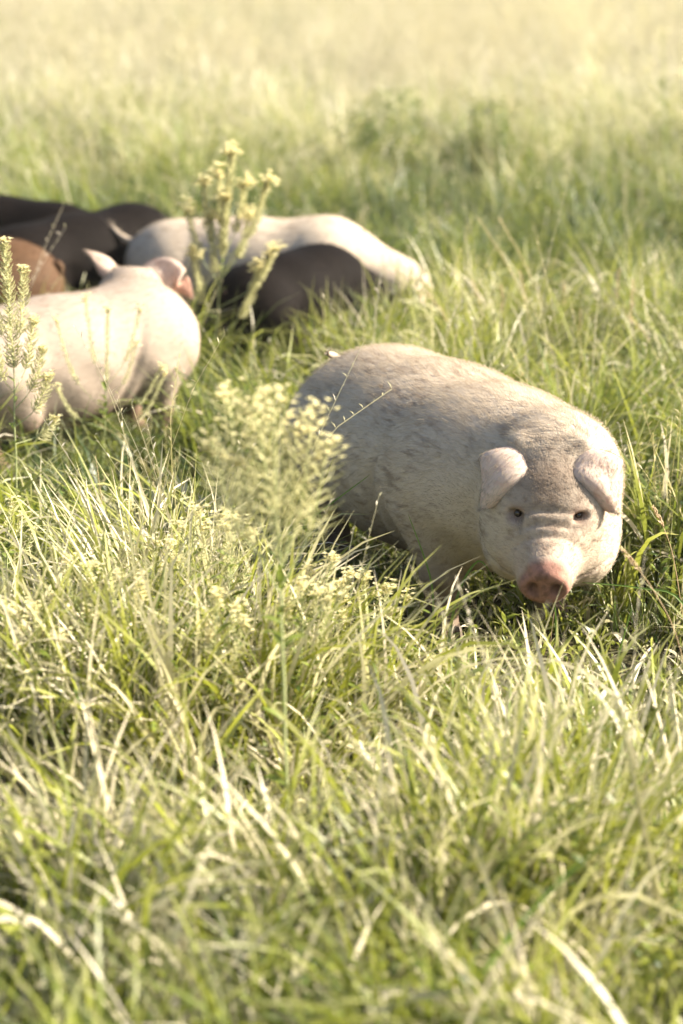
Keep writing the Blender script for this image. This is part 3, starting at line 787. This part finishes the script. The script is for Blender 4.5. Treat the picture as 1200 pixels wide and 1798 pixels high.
def grow(y0, y1, dens, margin, rng, hs, width, nseg, dry_p, bend=(0.75, 0.55), hmin=0.45, keep=None, tuft=0.6, cap=0.15, prof='blade', lean=0.5, lmax=1.2):
    x, y, out, tv = spots(y0, y1, dens, margin, rng, tuft)
    if keep is not None:
        rng.random(3); k = rng.random(len(x)) < keep(x, y); x, y, out, tv = x[k], y[k], out[k], tv[k]
    n = len(x)
    H = height_map(x, y) * hs * rng.uniform(hmin, 1.25, n) * (0.6 + 0.8 * tv)
    fm = foot_mask(x, y)
    laz, lst = lodging(x, y)
    az = np.where(rng.random(n) < 0.25 + 0.6 * lst, laz + rng.normal(0, 0.6, n), out + rng.normal(0, 0.8, n))
    far0 = np.clip((y - 12) / 10, 0, 1)
    bd = np.abs(rng.normal(bend[0], bend[1], n)); ln = np.abs(rng.normal(0.15, lean * 0.45, n)) + 0.45 * lst * rng.random(n)
    Lb = np.minimum(H * (1 + 0.40 * bd + 0.2 * ln), 0.70 if prof == 'blade' else lmax)
    Lb = np.where(fm > 0.05, np.minimum(Lb, cap + (1 - fm) * 0.16), Lb)
    far = np.clip((y - 15.0) / 13.0, 0, 1); far = far * far * (3 - 2 * far)  # drier far grass; its paleness also stands in for distance haze
    lush_shade = 1.2 * blob(x, y, 330, 900, 0.7, 0.7) + blob(x, y, 1150, 960, 0.5, 0.8) + 1.1 * np.exp(-((y - 15.2) / 2.3) ** 2) * np.clip(0.6 + 0.25 * x, 0.35, 1)  # lush green band; the two near blobs paint shaded gaps darker
    glade = np.exp(-(((x + 3.2) / 3.2) ** 2 + ((y - 35.5) / 2.2) ** 2))
    drypatch = 0.5 * vnoise(x + 13, y + 5, 1.6) + np.clip(1.6 * vnoise(x + 2, y + 66, 0.35) - 0.65, 0, 0.8)
    pale = np.minimum(blob(x, y, 300, 1400, 1.2, 1.4) + 0.7 * blob(x, y, 1150, 1700, 0.5, 0.7), 1) + blob(x, y, 1050, 625, 1.3, 0.6)                     # straw-pale grass; the colour also lightens the dim foreground as sunlight would
    dry = (rng.random(n) < dry_p * (0.4 + 1.2 * drypatch) + 0.92 * far + 0.36 * pale - 0.3 * lush_shade - 0.6 * glade) * rng.uniform(0.6, 1.0, n)
    w = width * rng.uniform(0.55, 1.35, n) * (0.7 + 0.6 * tv)
    tint = np.clip(0.55 * tv + 0.45 * rng.random(n) + 0.45 * pale + 0.5 * far - 0.6 * lush_shade - 0.5 * glade - 0.05 + 0.40 * (vnoise(x, y + 40, 1.4) - 0.5) + 0.55 * (vnoise(x + 8, y + 3, 0.38) - 0.5), 0, 1)
    base = np.stack((x, y, root_z(x, y)), -1)
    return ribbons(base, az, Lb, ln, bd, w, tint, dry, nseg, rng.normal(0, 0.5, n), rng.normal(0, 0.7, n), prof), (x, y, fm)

rg = np.random.default_rng(11)
join_ribbons('meadow_grass', 'tangled long green and straw grass blades filling the foreground meadow', 'grass', [
    grow(3.9, 8.6, 1150, 0.9, rg, 1.05, 0.0170, 6, 0.26)[0],
    grow(8.6, 14.0, 750, 1.0, rg, 1.05, 0.0120, 5, 0.16)[0],
    grow(14.0, 24.0, 300, 1.2, rg, 1.0, 0.013, 3, 0.10)[0]], M['broad'])
join_ribbons('fine_grass', 'fine green grass growing thickly around and behind the pigs', 'grass', [
    grow(3.9, 8.6, 700, 0.9, rg, 0.75, 0.0060, 5, 0.16)[0],
    grow(8.6, 14.0, 900, 1.0, rg, 0.85, 0.0060, 4, 0.08)[0],
    grow(14.0, 24.0, 600, 1.2, rg, 0.95, 0.009, 3, 0.06)[0],
    grow(24.0, 46.0, 260, 2.0, rg, 1.0, 0.014, 2, 0.1)[0],
    grow(46.0, 95.0, 60, 3.0, rg, 1.1, 0.030, 2, 0.1)[0]], M['fine'])

def crossed(R, nseg):
    """the same stalks again, turned a quarter round their own axis, so that no stalk vanishes edge on"""
    V = R[0].reshape(-1, nseg + 1, 2, 3); C = R[5]
    half = V[:, :, 1] - C; T = np.gradient(C, axis=1); T /= _len(T)[..., None] + 1e-9
    P = np.cross(T, half)
    return [np.stack((C - P, C + P), 2).reshape(-1, 3), R[1], R[2], R[3], R[4], C]
def seed_stalks(bands, rng):
    out = []
    for (y0, y1, dens, wid, nsp) in bands:
        kp = lambda x, y: np.clip(vnoise(x + 9, y, 0.8) * 1.5 - 0.35 + np.clip((y - 16) / 12, 0, 1), 0.04, 1) * (foot_mask(x, y, .12) < 0.05) * (1 - 0.9 * blob(x, y, 930, 1190, 0.5, 0.5))
        R, (x, y, fm) = grow(y0, y1, dens, 1.0, rng, 1.55, wid, 5, 0.5, (0.30, 0.25), 0.6, kp, 0.5, prof='stalk', lean=0.3)
        out.append(R); out.append(crossed(R, 5))
        C = R[5]; n = len(C)
        ti = R[2].reshape(n, -1)[:, 0]; dr = R[4].reshape(n, -1)[:, 0]
        for k in range(nsp):
            f = 0.72 + 0.28 * k / max(1, nsp - 1); i = f * 5; i0 = min(int(i), 4)
            p = C[:, i0] + (C[:, i0 + 1] - C[:, i0]) * (i - i0)
            out.append(ribbons(p, rng.uniform(0, 6.28, n), rng.uniform(0.7, 1.4, n) * 0.030 * (1.3 - 0.6 * f) * (wid / 0.003) ** 0.5, rng.uniform(0.2, 0.6, n), rng.uniform(0.3, 0.9, n),
                               np.full(n, 0.0050) * (wid / 0.003) ** 0.8, ti, dr, 2, None, rng.normal(0, 1, n), 'leaf'))
    return out
join_ribbons('seeding_grass', 'thin straw coloured seed stalks standing above the grass', 'grass',
    seed_stalks([(3.9, 8.6, 60, 0.0028, 9), (8.6, 14, 60, 0.0030, 8), (14, 24, 40, 0.005, 6), (24, 46, 60, 0.006, 4), (46, 95, 20, 0.012, 3)], rg), M['straw'])

def herbs(bands, rng):
    out = []
    for (y0, y1, dens, sz, nl) in bands:
        kp = lambda x, y: np.clip(vnoise(x, y + 20, 1.1) * 1.8 - 0.45, 0.05, 1)
        R, (x, y, fm) = grow(y0, y1, dens, 1.0, rng, 1.0, 0.003 * sz, 4, 0.1, (0.3, 0.25), 0.6, kp, 0.5, prof='stalk', lean=0.4, lmax=0.42)
        out.append(R); C = R[5]; n = len(C); out.append(crossed(R, 4))
        for k in range(nl):
            f = 0.2 + 0.8 * k / (nl - 1); i = f * 4; i0 = min(int(i), 3)
            p = C[:, i0] + (C[:, i0 + 1] - C[:, i0]) * (i - i0)
            out.append(ribbons(p, k * 2.4 + rng.normal(0, 0.5, n), rng.uniform(0.6, 1.4, n) * 0.042 * (1.2 - 0.6 * f) * sz, rng.uniform(0.5, 1.1, n), rng.uniform(0.2, 1.0, n),
                               rng.uniform(0.008, 0.014, n) * (1.2 - 0.5 * f) * sz, rng.random(n), np.zeros(n), 3, None, rng.normal(0, 0.5, n), 'leaf'))
    return out
join_ribbons('meadow_herbs', 'small leaved green herbs mixed through the meadow', 'weeds',
    herbs([(3.9, 8.6, 200, 1.5, 10), (8.6, 14, 160, 1.0, 9), (14, 24, 60, 1.5, 7), (24, 46, 8, 2.6, 5)], rg), M['herb'])

def wildflowers(rng):
    out = []
    for (y0, y1, dens, sz) in ((9.5, 15, 5, 0.8), (15, 26, 9, 1.3), (26, 50, 5, 2.2)):
        kp = lambda x, y: np.clip(vnoise(x, y, 2.5) * 2.2 - 0.7, 0.03, 1) * (foot_mask(x, y, .2) < 0.05)
        R, (x, y, fm) = grow(y0, y1, dens, 1.0, rng, 1.45, 0.003, 3, 0.0, (0.2, 0.2), 0.7, kp, 0.7, prof='stalk', lean=0.3)
        C = R[5]; n = len(C); out.append(R)
        for k in range(8):
            p = C[:, -1] + rng.normal(0, 0.016 * sz, (n, 3)) + np.array((0, 0, -0.008 * k * sz))
            out.append(ribbons(p, rng.uniform(0, 6.28, n), np.full(n, 0.016 * sz), rng.uniform(0.8, 1.5, n), np.full(n, 0.4), np.full(n, 0.014 * sz), rng.random(n), np.zeros(n), 2, None, None, 'leaf'))
    return out
join_ribbons('yellow_wildflowers', 'specks of yellow wildflowers scattered far across the field', 'wildflowers', wildflowers(rg), M['petal'])

# ------------------------------------------------------------------ warm evening haze over the field
def build_haze():
    x, y0, y1, z0, z1 = 420, -420, 620, -1.2, 4.2
    V = [(a, b, c) for c in (z0, z1) for b in (y0, y1) for a in (-x, x)]
    F = [(0, 2, 3, 1), (4, 5, 7, 6), (0, 1, 5, 4), (2, 6, 7, 3), (0, 4, 6, 2), (1, 3, 7, 5)]
    m, nt, N, L = new_mat('pale_haze')
    v = N.new('ShaderNodeVolumePrincipled')
    v.inputs['Color'].default_value = (0.98, 0.95, 0.88, 1); v.inputs['Density'].default_value = HAZE
    v.inputs['Anisotropy'].default_value = 0.2
    o = N.new('ShaderNodeOutputMaterial'); L.new(v.outputs[0], o.inputs['Volume'])
    tag(put('haze', mesh_from('haze', V, F, m, False)), 'pale warm haze hanging over the far field', 'haze', None, 'stuff')
HAZE = 0.0005
build_haze()

# ------------------------------------------------------------------ flowering weeds that stand out one by one
def polyline(pts, n=14):
    """smooth curve through the given points"""
    pts = np.asarray(pts, float); t = np.linspace(0, len(pts) - 1, n)
    i = np.clip(t.astype(int), 0, len(pts) - 2); f = (t - i)[:, None]
    p0 = pts[np.maximum(i - 1, 0)]; p1 = pts[i]; p2 = pts[i + 1]; p3 = pts[np.minimum(i + 2, len(pts) - 1)]
    return 0.5 * ((2 * p1) + (p2 - p0) * f + (2 * p0 - 5 * p1 + 4 * p2 - p3) * f ** 2 + (3 * p1 - p0 - 3 * p2 + p3) * f ** 3)
def raceme(rng, pts, dens, pod, head, head_n, r0, spread=1.0, f0=0.3, thick=1.0):
    """a branch: stem with slim pods along it, buds and flowers crowded at its tip"""
    st, pd, fl = MB(), MB(), MB()
    n = len(pts); st.tube(pts, np.linspace(r0, r0 * 0.4, n), 4)
    L = np.linalg.norm(np.diff(pts, axis=0), axis=1).sum()
    tan = np.gradient(pts, axis=0); tan /= np.linalg.norm(tan, axis=1)[:, None]
    k = int(L * dens * (1 - f0))
    for q in range(k):
        f = f0 + (0.98 - f0) * q / max(1, k); i = f * (n - 1); i0 = min(int(i), n - 2)
        p = pts[i0] + (pts[i0 + 1] - pts[i0]) * (i - i0); T = tan[i0]
        a = q * 2.4 + rng.normal(0, 0.3)
        u = np.cross(T, (0.2, 0.9, 0.1)); u /= np.linalg.norm(u); w = np.cross(T, u)
        out = u * math.cos(a) + w * math.sin(a)
        ln = pod * rng.uniform(0.6, 1.15) * (1.1 - 0.55 * f)
        e1 = p + (out * 0.85 * spread + T * 0.45) * ln * 0.45; e2 = e1 + (out * 0.45 * spread + T * 0.8) * ln * 0.6 + rng.normal(0, 0.06, 3) * ln
        pd.tube(polyline((p, e1, e2), 4), np.array((0.0009, 0.0016, 0.0016, 0.0007)) * thick, 3, rng.random())
    tip = pts[-1]; T = tan[-1]
    for q in range(head_n):
        o = tip + rng.normal(0, head, 3) * (1, 1, 0.7) + T * rng.uniform(-head, head * 0.8)
        a = rng.uniform(0, 6.28)
        for z in range(4):
            fl.blade(arc(o, a + z * 1.57, 0.0095 * thick, rng.uniform(0.7, 1.3), 0.4, 3), 0.008 * thick, a + z * 1.57, rng.random(), 0.15, lambda t: np.sin(math.pi * np.clip(t * 0.85 + 0.1, 0, 1)))
    return st, pd, fl
def leaf_on(rng, p, az, ln, wd):
    b = MB()
    b.blade(arc(p, az, ln, rng.uniform(0.5, 1.0), rng.uniform(0.3, 1.1), 6), wd, az, rng.random(), 0.22,
            lambda t: np.sin(math.pi * np.clip(t * 0.90 + 0.06, 0, 1)) ** 0.8, rng.normal(0, 0.5))
    return b
def weed(label, base, path, tips, seed, dens=420, pod=0.030, head=0.011, head_n=14, r0=0.004, leaves=10, leaf=0.05, spread=1.0, thick=1.0, group='yellow flowering weeds in the meadow'):
    """path: stem points (world); tips: (fraction along stem, end point) of its branches"""
    rng = np.random.default_rng(seed)
    base = np.asarray(base, float)
    root = bpy.data.objects.new('flowering_weed', None); COL.objects.link(root); root.location = base
    tag(root, label, 'weed', group)
    pts = polyline([np.zeros(3) + (0, 0, -0.04)] + [np.asarray(p) - base for p in path], 20)
    pts += np.cumsum(rng.normal(0, 0.0012, pts.shape), axis=0)
    st = MB(); st.tube(pts, np.linspace(r0, r0 * 0.45, 20), 6); put('stem', st.mesh('stem', M['stem']), root)
    br = [(0.55, None)] + list(tips)
    for f, e in br:
        i = f * 19; i0 = min(int(i), 18); p = pts[i0] + (pts[i0 + 1] - pts[i0]) * (i - i0)
        if e is None: bp = pts[i0:]
        else:
            e = np.asarray(e) - base
            mid = p + (e - p) * 0.5 + np.array((0.35 * (e - p)[0] * 0.4, 0.35 * (e - p)[1] * 0.4, -0.10 * np.linalg.norm(e - p)))
            bp = polyline((p, mid, e), 10)
        s_, p_, f_ = raceme(rng, bp, dens, pod, head, head_n, r0 * 0.5, spread, 0.2 if e is None else 0.42, thick)
        b = put('branch', s_.mesh('branch', M['stem']), root)
        if p_.n: put('seed_pods', p_.mesh('seed_pods', M['pod']), b)['kind'] = 'stuff'
        if f_.n: put('flower_head', f_.mesh('flower_head', M['petal']), b)['kind'] = 'stuff'
    for k in range(leaves):
        f = rng.uniform(0.05, 0.72); i = f * 19; i0 = min(int(i), 18)
        p = pts[i0] + (pts[i0 + 1] - pts[i0]) * (i - i0)
        put('leaf', leaf_on(rng, p, k * 2.4 + rng.normal(0, 0.4), leaf * rng.uniform(0.7, 1.3) * (1.2 - 0.7 * f), leaf * 0.28).mesh('leaf', M['wleaf']), root)
    return root
def px_path(Y, *pp): return [at_depth(a, b, Y) for a, b in pp]
def W(label, bx, by, path, tips, seed, dy=0.0, **kw):
    g = ground(bx, by); Y = g[1]
    rng = np.random.default_rng(seed + 500)
    weed(label, g, px_path(Y, *path), [(f, at_depth(a, b, Y + rng.uniform(-0.10, 0.10))) for f, a, b in tips], seed, **kw)

W('tall sharp weed dense with pods before the pinkish white pig', 26, 985, [(30, 820), (24, 620), (8, 425)],
  [(0.62, 42, 470), (0.55, 60, 560), (0.5, 75, 610), (0.45, 86, 660), (0.66, -14, 520), (0.4, 95, 735), (0.55, -10, 610)], 1, thick=1.4, dens=600, pod=0.046, spread=1.3, leaves=22)
W('wispy branching weed in front of the pinkish white pig\'s belly', 178, 870, [(186, 760), (190, 660), (194, 545)],
  [(0.45, 98, 560), (0.55, 150, 522), (0.6, 246, 540), (0.4, 285, 642), (0.5, 240, 600), (0.35, 100, 680), (0.3, 290, 655)], 2, dens=420, pod=0.026, head_n=16, r0=0.0025, leaves=16, leaf=0.06)
W('tall soft yellow weed in front of the grazing pale pig', 362, 715, [(378, 580), (392, 420), (410, 265)],
  [(0.55, 357, 315), (0.58, 470, 318), (0.5, 330, 362), (0.42, 482, 438), (0.52, 440, 375), (0.35, 340, 440), (0.62, 385, 300), (0.5, 395, 345), (0.6, 430, 320), (0.3, 455, 470), (0.45, 372, 380)], 3, thick=1.9, dens=480, pod=0.044, spread=1.2, head=0.022, head_n=40, leaves=26, leaf=0.06)
W('bushy pale weed leaning across the large sow\'s flank', 512, 1560, [(494, 1120), (488, 960), (440, 700)],
  [(0.55, 372, 770), (0.6, 480, 690), (0.5, 575, 775), (0.55, 520, 740), (0.62, 400, 690), (0.45, 410, 800), (0.58, 548, 720), (0.6, 455, 740)], 4, thick=1.3, dens=230, pod=0.075, spread=1.7, head=0.022, head_n=22, r0=0.005, leaves=24, leaf=0.07)
W('low weed bending sideways over the dark grass gap', 110, 1100, [(130, 1010), (190, 960), (238, 890)],
  [(0.6, 288, 893), (0.5, 226, 884), (0.45, 110, 960), (0.4, 160, 930)], 5, dens=420, pod=0.026, leaves=16, leaf=0.06)
W('lone tall weed standing far out in the field', 1168, 345, [(1168, 240), (1166, 140), (1163, 55)],
  [(0.5, 1135, 120), (0.55, 1192, 130), (0.45, 1200, 200), (0.4, 1130, 190)], 6, dens=200, pod=0.05, head_n=20, head=0.02, r0=0.006, leaves=14, leaf=0.09)
W('pale weed with dried heads beside the sow\'s near foreleg', 690, 1250, [(694, 1150), (690, 1080), (688, 1030)],
  [(0.5, 664, 1040), (0.55, 712, 1045), (0.6, 600, 1030)], 7, dens=200, pod=0.02, head_n=18, head=0.012, leaves=14, leaf=0.06)
W('leafy pale weed crowding the tall sharp weed\'s foot', 10, 1150, [(12, 1040), (16, 950), (22, 880)],
  [(0.5, 60, 930), (0.45, 95, 965), (0.6, 40, 905)], 8, dens=300, pod=0.03, leaves=26, leaf=0.075)

rw = np.random.default_rng(77)
for i, (tx, ty, bx, by) in enumerate(((345, 893, 330, 1260), (415, 905, 420, 1290), (268, 955, 250, 1240), (585, 985, 560, 1300), (640, 1015, 635, 1290),
                                      (120, 985, 140, 1300), (205, 1010, 190, 1340), (530, 1030, 540, 1370), (60, 1060, 60, 1380), (385, 1040, 370, 1400))):
    m1 = (bx + (tx - bx) * 0.3 + rw.normal(0, 6), by + (ty - by) * 0.4); m2 = (bx + (tx - bx) * 0.7 + rw.normal(0, 8), by + (ty - by) * 0.75)
    tp = [(rw.uniform(0.4, 0.7), tx + sg * rw.uniform(14, 50), ty + rw.uniform(5, 75)) for sg in (-1, 1, -1, 1)]
    W('pale leafy weed with cream heads in the tall stand before the sow', bx, by, [m1, m2, (tx, ty)], tp, 200 + i, dens=330, pod=0.030,
      spread=1.2, head=0.013, head_n=24, r0=0.0035, leaves=26, leaf=0.075, group='pale weeds in the foreground stand')
def bush(label, px, py, wx, hz, seed):
    rng = np.random.default_rng(seed); g = ground(px, py)
    root = bpy.data.objects.new('leafy_bush', None); COL.objects.link(root); root.location = g
    tag(root, label, 'bush', 'dark bushes out in the field')
    st = MB()
    for k in range(9):
        a = k * 2.4; st.tube(arc((0, 0, -0.03), a, hz * rng.uniform(0.7, 1.0), 0.1, rng.uniform(0.2, 0.9), 6), np.linspace(0.006, 0.002, 6), 4)
    put('stems', st.mesh('stems', M['stem']), root)['kind'] = 'stuff'
    n = 2600
    u = rng.normal(0, 1, (n, 3)); u /= np.linalg.norm(u, axis=1)[:, None]
    r = rng.random(n) ** 0.45
    lump = 1 + 0.35 * np.sin(u[:, 0] * 4 + seed) * np.cos(u[:, 2] * 5 + seed * 2)
    P = u * (r * lump)[:, None] * np.array((wx * 1.4, wx * 1.4, hz * 0.62)) + np.array((0, 0, hz * 0.28))
    P[:, 2] = np.maximum(P[:, 2], 0.02)
    R = ribbons(P, rng.uniform(0, 6.28, n), rng.uniform(0.03, 0.07, n), rng.uniform(0.5, 1.4, n), rng.uniform(0.2, 0.9, n), rng.uniform(0.012, 0.024, n), 0.65 * rng.random(n), np.zeros(n), 3, None, rng.normal(0, 0.5, n), 'leaf')
    me = mesh_from('foliage', R[0], R[1], M['herb'], True, {'tint': R[2], 'along': R[3] * 0.4, 'dry': R[4]})
    put('foliage', me, root)['kind'] = 'stuff'
bush('dark leafy bush, broader of two far out in the field', 668, 334, 0.30, 0.86, 3)
bush('dark leafy bush, narrower of two far out in the field', 858, 338, 0.22, 0.84, 8)

# ------------------------------------------------------------------ single stems and blades the eye can pick out
def stem(label, base_px, path, mat='paleblade', head=0.0, width=0.0, Yoff=0.0, r=0.0016):
    g = ground(*base_px); Y = g[1]
    root = bpy.data.objects.new('grass_stem', None); COL.objects.link(root); root.location = g
    tag(root, label, 'grass stem', 'single grass stems and blades')
    n = len(path)
    pts = [np.array((0, 0, -0.04))] + [at_depth(a, b, Y + Yoff * (i + 1) / n) - g for i, (a, b) in enumerate(path)]
    c = polyline(pts, 16)
    b = MB()
    if width:
        sd = np.cross(c[-1] - c[5], (0.25, 1.0, -0.3)); sd /= np.linalg.norm(sd)
        b.blade(c, width, 0.0, 0.5, 0.22, None, 0.35, sd); put('blade', b.mesh('blade', M[mat]), root)
    else:
        b.tube(c, np.linspace(r, r * 0.5, 16), 5); put('stalk', b.mesh('stalk', M[mat]), root)
    if head:
        rng = np.random.default_rng(int(base_px[0]) + 3)
        hb = MB(); k0 = int(16 * (1 - head))
        for q in range(34):
            i = k0 + (15.0 - k0) * q / 34; i0 = min(int(i), 14)
            p = c[i0] + (c[i0 + 1] - c[i0]) * (i - i0); T = c[i0 + 1] - c[i0]; T /= np.linalg.norm(T)
            o = rng.normal(0, 1, 3); o -= T * o.dot(T); o /= np.linalg.norm(o)
            e = p + (T * 0.8 + o * 0.5) * 0.015 * (1.2 - 0.6 * q / 34)
            hb.tube((p, (p + e) / 2 + o * 0.0015, e), (0.0006, 0.0022, 0.0004), 4)
        put('seed_head', hb.mesh('seed_head', M['seed']), root)
stem('straw stalk with a plump seed head beside the sow\'s cheek', (1235, 1330), [(1195, 1140), (1150, 1040), (1090, 962)], 'seed', 0.22)
stem('thin bent seed stalk at the edge of the dark gap behind the cheek', (1215, 1180), [(1196, 1060), (1178, 960), (1148, 890)], 'seed', 0.2)
stem('paired pale stalk standing tall over the bright grass, outer one', (960, 660), [(925, 540), (888, 460), (838, 380)], 'paleblade', 0.45, r=0.005)
stem('paired pale stalk standing tall over the bright grass, inner one', (985, 665), [(955, 540), (920, 460), (876, 382)], 'paleblade', 0.4, r=0.005)
stem('dry stalk crossing the sow\'s snout', (962, 1185), [(970, 1100), (980, 1040), (993, 950)], 'seed', 0, 0, 0, 0.0009)
stem('thin green blade drooping before the sow\'s snout', (978, 1190), [(976, 1090), (968, 1000), (950, 938)], 'blade', 0, 0.007)
stem('green blade lying level beside the sow\'s snout', (1260, 1200), [(1200, 1060), (1120, 1032), (1005, 1022)], 'blade', 0, 0.010)
stem('dark blade arched beside the sow\'s jowl', (780, 1190), [(800, 1060), (840, 985), (872, 1030)], 'blade', 0, 0.012)
stem('upright dark blade before the sow\'s shoulder', (765, 1180), [(762, 1090), (755, 1010), (716, 900)], 'blade', 0, 0.011)
stem('straight green blade slanting across the sow\'s flank', (440, 1120), [(500, 945), (560, 900), (652, 832)], 'blade', 0, 0.012)
stem('pale dry stalk bent at the knee over the dark gap', (185, 1080), [(190, 960), (188, 890), (272, 760)], 'paleblade', 0, 0.012)
stem('reddish dry stalk standing over the dark gap', (192, 1060), [(186, 960), (180, 890), (168, 800)], 'seed', 0, 0, 0, 0.0020)
stem('pale blade upright before the sow\'s hind leg', (585, 1200), [(578, 1080), (572, 980), (558, 895)], 'paleblade', 0, 0.010)
stem('drooping dark seed stalk above the bright grass', (1130, 720), [(1118, 620), (1108, 560), (1112, 490)], 'seed', 0.4)
stem('long blurred pale blade in the near tall grass', (1190, 1730), [(1150, 1550), (1105, 1330), (1075, 1200)], 'paleblade', 0, 0.020)
stem('broad straw blade bent over in the near grass', (960, 1690), [(945, 1560), (920, 1480), (885, 1400)], 'paleblade', 0, 0.020)
stem('green blade leaning out of the near tall grass', (700, 1900), [(860, 1690), (960, 1570), (1060, 1480)], 'blade', 0, 0.018)
stem('hooked pale blade over the shaded hollow', (690, 1760), [(720, 1650), (770, 1625), (815, 1740)], 'paleblade', 0, 0.014)
stem('long arched blade over the sunlit grass beneath the snout', (1000, 1380), [(985, 1270), (960, 1190), (880, 1160)], 'paleblade', 0, 0.012)
stem('upright tapering green blade beneath the sow\'s cheek', (1070, 1260), [(1078, 1190), (1092, 1130), (1112, 1060)], 'blade', 0, 0.010)

rs = np.random.default_rng(41)
for i in range(9):
    bx = 800 + 45 * i + rs.uniform(-14, 14); by = rs.uniform(650, 740); lean = rs.uniform(-75, 20); ht = rs.uniform(150, 215)
    stem('slender cream seed stalk arching over the bright grass behind the sow', (bx, by), [(bx + lean * 0.15, by - ht * 0.45), (bx + lean * 0.5, by - ht * 0.8), (bx + lean, by - ht)], 'paleblade', 0.4, r=0.0026)
